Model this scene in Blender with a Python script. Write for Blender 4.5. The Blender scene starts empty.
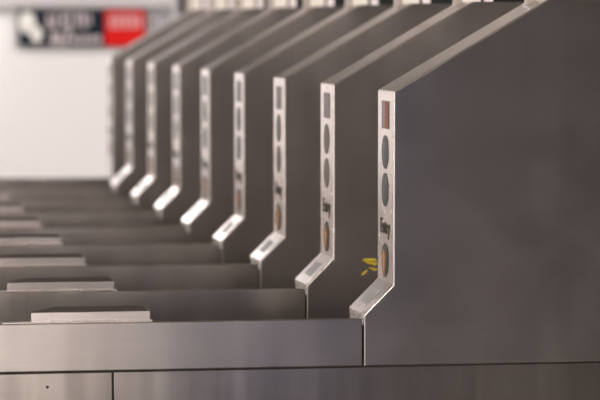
import bpy, bmesh, math, random
from mathutils import Vector, Matrix
random.seed(4)
scene = bpy.context.scene
COL = scene.collection

# ---------------------------------------------------------------- materials
def new_mat(name):
    m = bpy.data.materials.new(name); m.use_nodes = True
    nt = m.node_tree
    return m, nt, nt.nodes['Principled BSDF']

def plain(name, col, rough=0.5, metal=0.0, emit=None, estr=0.0, var=0.0, vscale=6.0, spec=0.5):
    m, nt, b = new_mat(name)
    b.inputs['Base Color'].default_value = (*col, 1)
    b.inputs['Roughness'].default_value = rough
    b.inputs['Metallic'].default_value = metal
    b.inputs['Specular IOR Level'].default_value = spec
    if emit:
        b.inputs['Emission Color'].default_value = (*emit, 1)
        b.inputs['Emission Strength'].default_value = estr
    if var:
        tc = nt.nodes.new('ShaderNodeTexCoord')
        n = nt.nodes.new('ShaderNodeTexNoise'); n.inputs['Scale'].default_value = vscale; n.inputs['Detail'].default_value = 4
        nt.links.new(tc.outputs['Object'], n.inputs['Vector'])
        mp = nt.nodes.new('ShaderNodeMapRange')
        mp.inputs['To Min'].default_value = 1 - var; mp.inputs['To Max'].default_value = 1 + var
        nt.links.new(n.outputs['Fac'], mp.inputs['Value'])
        mul = nt.nodes.new('ShaderNodeVectorMath'); mul.operation = 'MULTIPLY'
        mul.inputs[0].default_value = col
        nt.links.new(mp.outputs['Result'], mul.inputs[1])
        nt.links.new(mul.outputs['Vector'], b.inputs['Base Color'])
    return m

def steel(name, col, rough, aniso=0.7, streak=0.0, scratch=0.04, tangent=(0.1, 0.3, 1.0)):
    """brushed stainless steel: fine horizontal brushing, faint smudges and streaks in the finish"""
    m, nt, b = new_mat(name)
    L = nt.links.new
    b.inputs['Metallic'].default_value = 1.0
    b.inputs['Anisotropic'].default_value = aniso
    cx = nt.nodes.new('ShaderNodeCombineXYZ')
    for i in range(3): cx.inputs[i].default_value = tangent[i]
    L(cx.outputs[0], b.inputs['Tangent'])
    geo = nt.nodes.new('ShaderNodeNewGeometry')
    def noise(scale_vec, scale, detail):
        mp = nt.nodes.new('ShaderNodeMapping'); mp.inputs['Scale'].default_value = scale_vec
        L(geo.outputs['Position'], mp.inputs['Vector'])
        n = nt.nodes.new('ShaderNodeTexNoise'); n.inputs['Scale'].default_value = scale; n.inputs['Detail'].default_value = detail
        L(mp.outputs['Vector'], n.inputs['Vector'])
        return n.outputs['Fac']
    brush = noise((3, 3, 400), 1.0, 3)          # horizontal brushing lines
    smudge = noise((1, 1, 1), 7.0, 5)           # cloudy wiped patches
    vert = noise((22, 1, 0.6), 1.0, 4)          # vertical wipe streaks
    # colour
    def rng(sock, lo, hi):
        r = nt.nodes.new('ShaderNodeMapRange'); r.inputs['From Min'].default_value = 0.3; r.inputs['From Max'].default_value = 0.7
        r.inputs['To Min'].default_value = lo; r.inputs['To Max'].default_value = hi
        L(sock, r.inputs['Value']); return r.outputs['Result']
    def mul(a, c):
        n = nt.nodes.new('ShaderNodeMath'); n.operation = 'MULTIPLY'; L(a, n.inputs[0]); L(c, n.inputs[1]); return n.outputs[0]
    f = mul(mul(rng(brush, 1 - scratch, 1 + scratch), rng(smudge, 0.94, 1.06)), rng(vert, 1 - streak, 1 + streak))
    v = nt.nodes.new('ShaderNodeVectorMath'); v.operation = 'MULTIPLY'; v.inputs[0].default_value = col
    L(f, v.inputs[1]); L(v.outputs['Vector'], b.inputs['Base Color'])
    r = mul(rng(smudge, rough * 0.88, rough * 1.14), rng(vert, 1 - streak, 1 + streak))
    L(r, b.inputs['Roughness'])
    return m

M_side = steel('brushed_steel', (0.65, 0.61, 0.59), 0.21, 0.75, streak=0.05)
M_low = steel('polished_steel', (0.60, 0.56, 0.53), 0.17, 0.75, streak=0.14)
M_bounce = plain('matt_grey_paint', (0.225, 0.20, 0.19), 0.6)  # for unseen rear faces, added so the next gate's steel reflects lighter
M_reader = steel('reader_steel', (0.74, 0.69, 0.67), 0.24, 0.6)
M_top = plain('reader_pad', (0.055, 0.045, 0.04), 0.7, spec=0.05)
M_face = steel('satin_steel', (0.86, 0.80, 0.77), 0.26, 0.2)
M_core = plain('dark_core', (0.02, 0.018, 0.018), 0.6)
M_glassg = plain('smoked_lens', (0.115, 0.105, 0.075), 0.4, spec=0.12)
M_glassd = plain('dark_lens', (0.04, 0.045, 0.042), 0.35, spec=0.15)
M_rectgrey = plain('grey_window', (0.15, 0.135, 0.13), 0.35, spec=0.15)
M_rectred = plain('red_window', (0.22, 0.045, 0.006), 0.4, spec=0.12)
M_amber = plain('amber_arrow', (0.38, 0.19, 0.08), 0.5, spec=0.12)
M_ink = plain('black_ink', (0.03, 0.025, 0.006), 0.5)
M_disp = plain('foot_display', (0.28, 0.27, 0.27), 0.4, spec=0.2)
M_cream = plain('cream_post', (0.92, 0.86, 0.78), 0.4)
M_pink = plain('pale_post', (0.92, 0.82, 0.82), 0.4)
M_tan = plain('tan_post', (0.46, 0.40, 0.35), 0.4)
M_yellow = plain('yellow_paint', (0.62, 0.46, 0.03), 0.5)
M_olive = plain('ochre_paint', (0.42, 0.33, 0.03), 0.5)
M_white = plain('white_wall', (0.80, 0.755, 0.74), 0.55, var=0.02, vscale=1.0)
M_fascia = plain('fascia_grey', (0.56, 0.52, 0.52), 0.5)
M_dark = plain('dark_wall', (0.012, 0.022, 0.018), 0.5)
M_walltop = plain('brown_bulkhead', (0.17, 0.15, 0.135), 0.6, var=0.05)
M_blue = plain('blue_grey_board', (0.22, 0.29, 0.54), 0.5, var=0.05)
M_brown = plain('brown_wall', (0.022, 0.021, 0.021), 0.5, var=0.1)
M_floor = plain('floor_tile', (0.10, 0.09, 0.085), 0.35, var=0.08, vscale=3)
M_ceil = plain('ceiling_panel', (0.33, 0.29, 0.26), 0.6, var=0.03)
M_signd = plain('sign_navy', (0.012, 0.02, 0.03), 0.6, spec=0.1)
M_signw = plain('sign_white', (0.80, 0.76, 0.70), 0.4)
M_signt = plain('sign_lettering', (0.45, 0.38, 0.38), 0.4)
M_signr = plain('sign_red', (0.66, 0.012, 0.01), 0.6, spec=0.1)
M_signp = plain('sign_pink', (0.66, 0.28, 0.28), 0.4)
M_notice = plain('notice_paper', (0.27, 0.27, 0.265), 0.5)
M_noticet = plain('notice_print', (0.45, 0.39, 0.39), 0.5)

# ---------------------------------------------------------------- mesh helpers
def link(name, bm, mat, parent=None):
    me = bpy.data.meshes.new(name)
    bm.normal_update(); bm.to_mesh(me); bm.free()
    me.materials.append(mat)
    o = bpy.data.objects.new(name, me); COL.objects.link(o)
    if parent: o.parent = parent
    return o

def box_into(bm, x0, x1, y0, y1, z0, z1):
    vs = [bm.verts.new(p) for p in ((x0,y0,z0),(x1,y0,z0),(x1,y1,z0),(x0,y1,z0),(x0,y0,z1),(x1,y0,z1),(x1,y1,z1),(x0,y1,z1))]
    for f in ((3,2,1,0),(4,5,6,7),(0,1,5,4),(1,2,6,5),(2,3,7,6),(3,0,4,7)):
        bm.faces.new([vs[i] for i in f])

def box(x0, x1, y0, y1, z0, z1, bev=0.0, seg=2):
    bm = bmesh.new(); box_into(bm, x0, x1, y0, y1, z0, z1)
    if bev: bmesh.ops.bevel(bm, geom=bm.edges[:], offset=bev, segments=seg, profile=0.5, affect='EDGES')
    return bm

def prism_xz(pts, y0, y1, bev=0.0, seg=2, edges='all'):
    """polygon in the XZ plane (listed clockwise seen from -Y or not), given a thickness along Y"""
    bm = bmesh.new()
    a = [bm.verts.new((x, y0, z)) for x, z in pts]
    b = [bm.verts.new((x, y1, z)) for x, z in pts]
    n = len(pts)
    bm.faces.new(a); bm.faces.new(b[::-1])
    for i in range(n):
        bm.faces.new((a[i], b[i], b[(i+1) % n], a[(i+1) % n]))
    bmesh.ops.recalc_face_normals(bm, faces=bm.faces[:])
    if bev:
        e = [e for e in bm.edges if abs(e.verts[0].co.y - e.verts[1].co.y) < 1e-6]
        bmesh.ops.bevel(bm, geom=e, offset=bev, segments=seg, profile=0.5, affect='EDGES')
    return bm

def prism_yz(pts, x0, x1, bev=0.0):
    bm = bmesh.new()
    a = [bm.verts.new((x0, y, z)) for y, z in pts]
    b = [bm.verts.new((x1, y, z)) for y, z in pts]
    n = len(pts)
    bm.faces.new(a); bm.faces.new(b[::-1])
    for i in range(n): bm.faces.new((a[i], b[i], b[(i+1) % n], a[(i+1) % n]))
    bmesh.ops.recalc_face_normals(bm, faces=bm.faces[:])
    if bev:
        e = [e for e in bm.edges if all(v.co.y < 1e-6 for v in e.verts) and abs(e.verts[0].co.z - e.verts[1].co.z) < 1e-6]
        bmesh.ops.bevel(bm, geom=e, offset=bev, segments=3, profile=0.5, affect='EDGES')
    return bm

def disc_x(y, z, ry, rz, x0, x1, seg=40, dome=0.0):
    """short cylinder standing out of a face that looks towards -X"""
    bm = bmesh.new()
    ra = []; rb = []
    for i in range(seg):
        t = 2*math.pi*i/seg
        ra.append(bm.verts.new((x0, y + ry*math.cos(t), z + rz*math.sin(t))))
        rb.append(bm.verts.new((x1, y + ry*math.cos(t), z + rz*math.sin(t))))
    for i in range(seg):
        j = (i+1) % seg
        bm.faces.new((ra[i], ra[j], rb[j], rb[i]))
    c = bm.verts.new((x0 - dome, y, z))
    for i in range(seg): bm.faces.new((ra[i], c, ra[(i+1) % seg]))
    bm.faces.new(rb)
    bmesh.ops.recalc_face_normals(bm, faces=bm.faces[:])
    return bm

def tube_into(bm, pts, radii, seg=10, flat=1.0):
    """tube through points; squashed along Y by flat"""
    rings = []
    for i, p in enumerate(pts):
        p = Vector(p)
        a = Vector(pts[max(0, i-1)]); c = Vector(pts[min(len(pts)-1, i+1)])
        t = (c - a).normalized()
        s = Vector((0, 1, 0)); u = t.cross(s).normalized()
        r = radii[i]
        rings.append([bm.verts.new(p + u*math.cos(2*math.pi*k/seg)*r + s*math.sin(2*math.pi*k/seg)*r*flat) for k in range(seg)])
    for i in range(len(rings)-1):
        for k in range(seg):
            bm.faces.new((rings[i][k], rings[i][(k+1) % seg], rings[i+1][(k+1) % seg], rings[i+1][k]))
    bm.faces.new(rings[0][::-1]); bm.faces.new(rings[-1])

def text_mesh(name, body, size, mat, parent, matrix, extrude=0.0006):
    cu = bpy.data.curves.new(name + '_src', 'FONT'); cu.body = body; cu.size = size
    cu.align_x = 'CENTER'; cu.align_y = 'CENTER'; cu.extrude = extrude; cu.offset = 0.0
    tmp = bpy.data.objects.new(name + '_src', cu); COL.objects.link(tmp)
    dg = bpy.context.evaluated_depsgraph_get(); dg.update()
    me = bpy.data.meshes.new_from_object(tmp.evaluated_get(dg)); me.name = name
    bpy.data.objects.remove(tmp); bpy.data.curves.remove(cu)
    me.transform(matrix)
    me.materials.clear(); me.materials.append(mat)
    o = bpy.data.objects.new(name, me); COL.objects.link(o); o.parent = parent
    return o

def tag(o, label=None, cat=None, group=None, kind=None):
    if label: o['label'] = label
    if cat: o['category'] = cat
    if group: o['group'] = group
    if kind: o['kind'] = kind
    return o

def struct(name, bm, mat, parent=None):
    o = link(name, bm, mat, parent)
    if parent is None: o['kind'] = 'structure'
    return o

# ---------------------------------------------------------------- ticket gates
T = 0.196                       # gate thickness (the width of the narrow face)
def arc(p0, p1, p2, r, n=4):
    """rounded corner at p1"""
    p0, p1, p2 = Vector(p0), Vector(p1), Vector(p2)
    a = (p0-p1).normalized(); c = (p2-p1).normalized()
    s = p1 + a*r; e = p1 + c*r
    out = []
    for i in range(n+1):
        t = i/n
        out.append(tuple(s*(1-t)**2 + p1*2*t*(1-t) + e*t*t))
    return out

def hood_profile(foot=True):
    X = 1.409
    p = []
    if foot:
        p += [(1.337, 0.7185), (1.337, 0.843), (X, 0.915)]
    else:
        p += [(X, 0.7185)]
    p += [(X, 1.381)]
    p += arc((X, 1.381), (1.789, 1.602), (2.0, 1.602), 0.006)
    p += arc((1.8, 1.602), (2.011, 1.602), (2.391, 1.381), 0.006)
    p += [(2.391, 1.381), (2.391, 0.7185)]
    return p

def lens(parent, z, mat, core=None):
    l = link('indicator_lens', disc_x(T/2, z, 0.041, 0.041, 1.4065, 1.41, dome=0.0015), mat, parent)
    if core:
        bm = bmesh.new()       # upright flame-like arrow in the lens
        outline = [(0.0, -0.036), (0.013, -0.012), (0.013, 0.004), (0.024, 0.004), (0.0, 0.028), (-0.024, 0.004), (-0.013, 0.004), (-0.013, -0.012)]
        a = [bm.verts.new((1.4036, T/2 + y, z + q)) for y, q in outline]
        b = [bm.verts.new((1.4066, T/2 + y, z + q)) for y, q in outline]
        bm.faces.new(a); bm.faces.new(b[::-1])
        for i in range(8): bm.faces.new((a[i], b[i], b[(i+1) % 8], a[(i+1) % 8]))
        bmesh.ops.recalc_face_normals(bm, faces=bm.faces[:])
        tag(link('arrow', bm, core, l), 'amber arrow in the lens')
    return l

def build_gate(y, label, index):
    foot = index < 8
    root = bpy.data.objects.new('ticket_gate', None); COL.objects.link(root)
    root.location = (0, y, 0); root.empty_display_size = 0.2
    tag(root, label, 'ticket gate', 'steel ticket gates in a row')
    # plinth and the dark carcass seen only in the seams
    link('plinth', box(-0.17, 2.37, 0.02, T-0.02, 0.0, 0.12), M_core, root)
    link('carcass', box(-0.19, 2.38, 0.006, T-0.006, 0.118, 0.722), M_core, root)
    # lower cladding
    pl = link('lower_panel', box(-0.20, 0.7265, 0, T, 0.122, 0.7155, 0.0012), M_low, root)
    tag(link('lock', (lambda b: b)(disc_y(0.573, 0.683, 0.0035)), M_core, pl), 'dark round lock')
    link('lower_panel', box(0.7315, 2.391, 0, T, 0.122, 0.7155, 0.0012), M_low, root)
    # bed and reader
    bed_end = 1.3315 if foot else 1.4045
    bd = link('bed', prism_yz([(0, .719), (0, .8345), (.005, .8345), (.005, .8145), (T, .8145), (T, .719)], -0.20, bed_end, 0.0028), M_side, root)
    bd.data.materials.append(M_bounce)
    for p in bd.data.polygons:
        if p.normal.y > 0.95 and p.center.y > 0.1: p.material_index = 1  # matt grey added on the unseen rear, to lighten the next bed
    rd = link('reader_flange', box(0.467, 0.826, -0.0012, 0.012, 0.8345, 0.8385, 0.001), M_face, root)
    bm = bmesh.new()
    lo = [(0.536, 0.010), (0.820, 0.010), (0.820, 0.134), (0.600, 0.134)]
    a = [bm.verts.new((px, py, 0.8145)) for px, py in lo]
    b = [bm.verts.new((px, py, 0.8605)) for px, py in lo]
    bm.faces.new(a[::-1]); bm.faces.new(b)
    for i in range(4): bm.faces.new((a[i], a[(i+1) % 4], b[(i+1) % 4], b[i]))
    bmesh.ops.recalc_face_normals(bm, faces=bm.faces[:])
    bmesh.ops.bevel(bm, geom=bm.edges[:], offset=0.0015, segments=2, profile=0.5, affect='EDGES')
    tr = link('ticket_reader', bm, M_reader, root)
    bm = bmesh.new()
    lo = [(0.539, 0.013), (0.817, 0.013), (0.817, 0.131), (0.601, 0.131)]
    a = [bm.verts.new((px, py, 0.8600)) for px, py in lo]
    b = [bm.verts.new((px, py, 0.8612)) for px, py in lo]
    bm.faces.new(a[::-1]); bm.faces.new(b)
    for i in range(4): bm.faces.new((a[i], a[(i+1) % 4], b[(i+1) % 4], b[i]))
    tag(link('reader_pad', bm, M_top, tr), 'dull brown-grey top pad')
    # hood
    hd = link('hood', prism_xz(hood_profile(foot), 0, T, 0.0032, 3), M_side, root)
    hd.data.materials.append(M_bounce)
    for p in hd.data.polygons:
        if p.normal.y > 0.95: p.material_index = 1            # unseen rear side, matt grey added to brighten the panel behind
    # narrow face cladding, one strip bent over the foot
    g = 0.0036
    if foot:
        outer = [(1.337, 0.836), (1.337, 0.843), (1.409, 0.915), (1.409, 1.379)]
        off = [(1.3358, 0.8355), (1.3358, 0.8435), (1.4078, 0.9155), (1.4078, 1.3785)]
    else:
        outer = [(1.409, 0.72), (1.409, 1.379)]; off = [(1.4078, 0.72), (1.4078, 1.3785)]
    link('face_plate', prism_xz(off + outer[::-1], g, T-g), M_face, root)
    # windows and lenses
    w = link('ticket_window', box(1.4062, 1.409, 0.052, 0.138, 1.288, 1.356), M_rectgrey, root)
    if index == 0:
        tag(link('window_tint', box(1.4056, 1.4063, 0.054, 0.092, 1.290, 1.354), M_rectred, w), 'red-brown half of the window')  # reflection in the dark glass, put in as a colour
    lens(root, 1.231, M_glassd if index in (0, 3) else M_glassg)
    lens(root, 1.139, M_glassd if index in (0, 3) else M_glassg)
    lens(root, 0.966, M_glassd, M_amber)
    mt = Matrix(((0, 0, -1, 1.4068), (-1, 0, 0, T/2), (0, 1, 0, 1.048), (0, 0, 0, 1)))
    tag(text_mesh('lettering', 'Entry', 0.054, M_ink, root, mt), 'black Entry lettering')
    if foot:
        # little display let into the sloping foot
        bm = box(-0.025, 0.021, 0.050, 0.146, -0.0008, 0.0012)
        rot = Matrix.Translation((1.3735, 0, 0.8785)) @ Matrix.Rotation(-math.pi/4, 4, 'Y') @ Matrix.Translation((0, 0, 0.0014))
        bmesh.ops.transform(bm, matrix=rot, verts=bm.verts[:])
        link('foot_display', bm, M_disp, root)
    # upright post on the hood
    po = link('post', box(1.790, 1.841, 0.125, 0.16, 1.597, 2.35, 0.003), M_cream, root)
    link('post_edging', box(1.768, 1.790, 0.128, 0.157, 1.588, 2.35, 0.002), M_tan, po)
    link('post_rail', box(1.851, 1.875, 0.125, 0.16, 1.599, 2.35, 0.003), M_pink, po)
    link('post_web', box(1.8405, 1.8515, 0.145, 0.157, 1.599, 2.35), M_core, po)
    return root

def disc_y(x, z, r, seg=16):
    bm = bmesh.new()
    a = [bm.verts.new((x + r*math.cos(2*math.pi*i/seg), -0.001, z + r*math.sin(2*math.pi*i/seg))) for i in range(seg)]
    b = [bm.verts.new((v.co.x, 0.003, v.co.z)) for v in a]
    bm.faces.new(a); bm.faces.new(b[::-1])
    for i in range(seg): bm.faces.new((a[i], b[i], b[(i+1) % seg], a[(i+1) % seg]))
    bmesh.ops.recalc_face_normals(bm, faces=bm.faces[:])
    return bm

PITCH = 0.826
LABELS = [
    'brushed steel ticket gate nearest the camera, with red-brown window on its narrow face',
    'steel ticket gate second from the camera, with yellow paint scrawl on its side',
    'steel ticket gate third from the camera, just behind the one with the yellow scrawl',
    'steel ticket gate fourth from the camera, with small bluish-grey display on its white foot',
    'middle steel ticket gate of the row, fifth from the camera, half blurred',
    'blurred steel ticket gate sixth from the camera, fourth counted from the white wall',
    'blurred steel ticket gate third from the far end of the row',
    'blurred steel ticket gate second from the far end, last one with a bright foot',
    'farthest dark steel ticket gate beside the white wall, without a bright foot',
]
gates = [build_gate(i*PITCH, LABELS[i], i) for i in range(9)]

# yellow paint scrawl on the side of the second gate
def scrawl(parent):
    bm = bmesh.new()
    y = -0.0008
    def st(pts, r): tube_into(bm, [(x, y, z) for x, z in pts], r, 8, 0.35)
    st([(1.489, .9065), (1.495, .909), (1.503, .9075), (1.512, .9085), (1.521, .908), (1.527, .904)], [.002, .004, .0048, .0042, .0045, .002])
    st([(1.497, .902), (1.507, .9015), (1.516, .898), (1.523, .8965), (1.529, .8985)], [.002, .0036, .003, .0042, .002])
    st([(1.529, .884), (1.521, .8835), (1.512, .886), (1.505, .8875)], [.002, .0024, .0018, .001])
    st([(1.503, .881), (1.498, .878), (1.492, .872), (1.486, .868)], [.001, .0028, .0036, .0018])
    bmesh.ops.recalc_face_normals(bm, faces=bm.faces[:])
    o = link('paint_scrawl', bm, M_yellow, parent); tag(o, 'yellow paint scrawl')
    bm = bmesh.new()
    tube_into(bm, [(1.498, y-.0006, .9035), (1.507, y-.0006, .9055), (1.514, y-.0006, .9025), (1.520, y-.0006, .9035)], [.001, .0018, .0018, .001], 8, .4)
    tube_into(bm, [(1.526, y-.0006, .880), (1.519, y-.0006, .8795), (1.513, y-.0006, .8825)], [.001, .0015, .001], 8, .4)
    bmesh.ops.recalc_face_normals(bm, faces=bm.faces[:])
    tag(link('paint_smear', bm, M_olive, o), 'ochre smear in the yellow paint')
scrawl(gates[1])

# ---------------------------------------------------------------- the hall
XL, XR, YB, YF, H = -6.0, 8.0, -16.0, 11.0, 3.4
struct('floor', box(XL-.2, XR+.2, YB-.2, 14.2, -0.2, 0.0), M_floor)
struct('ceiling', box(XL-.2, XR+.2, YB-.2, 14.2, H, H+0.2), M_ceil)
struct('wall_left', box(XL-.2, XL, YB-.2, 14.2, 0, H), M_white)
struct('wall_right', box(XR, XR+.2, YB-.2, 14.2, 0, H), M_brown)
struct('wall_front', box(XL, 2.262, YF, YF+.2, 0, 2.45), M_white)
struct('wall_upper', box(XL, 2.262, YF-.03, YF+.2, 2.45, H), M_walltop)           # unseen dark top over the white wall, added to darken steel reflections
struct('wall_far', box(2.262, XR, 14.0, 14.2, 0, H), M_dark)             # dark hall seen past the end of the white wall
struct('wall_back', box(XL, 2.9, YB-.2, YB, 0, H), M_white)              # behind the camera
struct('wall_behind', box(2.9, XR, YB-.2, YB, 0, H), M_brown)
struct('trim_3', box(2.95, 4.35, YB, YB+.05, 0, 2.6, .005), M_blue)          # unseen blue board behind the camera, added to tint the steel reflections
for i, (cx, cw) in enumerate(((5.25, .10), (5.6, .06), (6.15, .16))):
    struct('trim_%d' % (4+i), box(cx-cw/2, cx+cw/2, YB, YB+.12, 0, H, .005), M_white)  # unseen pale strips, added to give vertical streaks in the steel reflections
struct('trim_1', box(XL, 2.24, YF-.06, YF, 1.632, 1.99, .004), M_fascia)  # grey fascia rail over the sign
struct('trim_2', box(2.222, 2.262, YF-.03, YF, 0, 2.445, .004), M_fascia)    # grey end trim of the white wall

# sign on the white wall
sg = link('wall_sign', box(1.290, 2.068, YF-.03, YF, 1.392, 1.625, .003), M_signd)
tag(sg, 'dark horizontal sign with white pictogram and red block on the white wall', 'sign')
Y0 = YF-.033
def flat(name, polys, mat, parent, dy=0.0):
    bm = bmesh.new()
    for pts in polys:
        a = [bm.verts.new((x, Y0-dy, z)) for x, z in pts]
        b = [bm.verts.new((x, Y0+.004, z)) for x, z in pts]
        bm.faces.new(a); bm.faces.new(b[::-1])
        n = len(pts)
        for i in range(n): bm.faces.new((a[i], b[i], b[(i+1) % n], a[(i+1) % n]))
    bmesh.ops.recalc_face_normals(bm, faces=bm.faces[:])
    return link(name, bm, mat, parent)
def rect(x0, x1, z0, z1, sh=0.0): return [(x0, z0), (x1, z0), (x1+sh, z1), (x0+sh, z1)]
def ell(cx, cz, rx, rz, n=20): return [(cx+rx*math.cos(2*math.pi*i/n), cz+rz*math.sin(2*math.pi*i/n)) for i in range(n)]
def px(x, y):  # sign layout measured on the sign itself: 0..128 across, 0..39 down
    return 1.290 + x*0.778/128, 1.625 - y*0.233/39
def R(x0, y0, x1, y1, sh=0): 
    a = px(x0, y1); b = px(x1, y0); return rect(a[0], b[0], a[1], b[1], sh)
flat('sign_frame', [R(0, 0, 128, 1.5), R(0, 37.5, 88, 39), R(0, 1.5, 2, 37.5)], M_notice, sg, .002)
e1 = px(10, 14); e2 = px(19, 24)
flat('pictogram', [ell(e1[0], e1[1], .05, .066), ell(e2[0], e2[1]-.01, .035, .05)], M_signw, sg)
t = []
t += [R(29, 5, 33, 20), R(33, 14, 40, 19), R(36, 4, 40, 14), R(44, 4, 54, 9), R(44, 9, 48, 20), R(48, 14, 54, 20),
      R(57, 4, 61, 19), R(61, 4, 68, 8), R(64, 8, 68, 20), R(70, 5, 73, 17)]
t += [R(33, 24, 44, 36), R(44, 21, 49, 37, .035)]
for x0, x1 in ((54, 59), (60.5, 64), (65.5, 70), (71.5, 76), (77.5, 83)): t.append(R(x0, 27, x1, 35))
flat('lettering', t, M_signt, sg)
rb = flat('red_block', [R(87, 1.5, 127, 38)], M_signr, sg)
flat('lettering', [R(91, 8, 96, 20), R(97.5, 8, 103, 20), R(105, 8, 110, 20), R(112, 8, 117, 20), R(118.5, 8, 123, 20), R(91, 6, 123, 9)], M_signp, rb, .003)
nt_ = link('wall_notice', box(2.084, 2.214, YF-.02, YF, 1.40, 1.61, .002), M_notice)
tag(nt_, 'small grey printed notice on the white wall right of the red sign block', 'notice')
bm = bmesh.new()
for k in range(3): box_into(bm, 2.105 + k*.036, 2.122 + k*.036, YF-.022, YF-.018, 1.43 + .02*(k % 2), 1.585)
link('print', bm, M_noticet, nt_)

# ---------------------------------------------------------------- added lights, all out of view
def area(name, loc, sx, sy, power, col=(1, .95, .9), rot=(0, 0, 0)):
    l = bpy.data.lights.new(name, 'AREA'); l.shape = 'RECTANGLE'; l.size = sx; l.size_y = sy
    l.energy = power; l.color = col
    o = bpy.data.objects.new(name, l); o.location = loc; o.rotation_euler = rot; COL.objects.link(o)
    return o
area('ceiling_lamp_gates', (-2.6, 8.6, H-.03), 1.4, 1.4, 200, (1, .96, .96))  # unseen light, added to brighten the white wall from the left
area('ceiling_lamp_end', (3.6, 8.6, H-.03), 1.4, 1.0, 130, (1, .96, .96))  # unseen second light, added to even out the white wall
area('ceiling_lamp_back', (-0.6, -13.0, H-.03), 3.0, 3.0, 990, (1, .93, .86))  # unseen light on the back wall, added for bright reflections in the beds
area('ceiling_lamp_side', (-5.3, -3.5, H-.03), 0.6, 11.0, 1000)  # unseen light, added to brighten the posts and bevelled edges
area('ceiling_lamp_row', (4.5, 1.5, H-.03), 0.3, 11.0, 560, (1, .96, .93))  # unseen strip light, added to brighten the posts
def point_fill(name, loc, power):
    l = bpy.data.lights.new(name, 'POINT'); l.energy = power; l.shadow_soft_size = 0.12; l.color = (1, .96, .95)
    o = bpy.data.objects.new(name, l); o.location = loc; COL.objects.link(o)
point_fill('wall_globe_lamp', (0.5, 10.6, 1.55), 6)  # unseen light, added so the far narrow faces shine
point_fill('wall_globe_lamp_upper', (0.55, 10.6, 2.05), 20)  # unseen light, added for bright highlights on the feet

w = bpy.data.worlds.new('World'); scene.world = w; w.use_nodes = True
w.node_tree.nodes['Background'].inputs['Color'].default_value = (0.05, 0.05, 0.055, 1)

# ---------------------------------------------------------------- camera
cam = bpy.data.cameras.new('Camera'); co = bpy.data.objects.new('Camera', cam); COL.objects.link(co)
cam.sensor_width = 36; cam.lens = 180
co.location = (0, -7.08, 1.55)
pitch, yaw = math.radians(3.4148), math.radians(9.4653)
co.rotation_euler = (math.pi/2 - pitch, 0, -yaw)
cam.dof.use_dof = True; cam.dof.focus_distance = 7.35; cam.dof.aperture_fstop = 3.7
cam.clip_start = 0.05
scene.camera = co
scene.view_settings.view_transform = 'Standard'; scene.view_settings.look = 'None'
scene.view_settings.gamma = 1.0; scene.view_settings.exposure = 0.0
scene.view_settings.use_curve_mapping = False
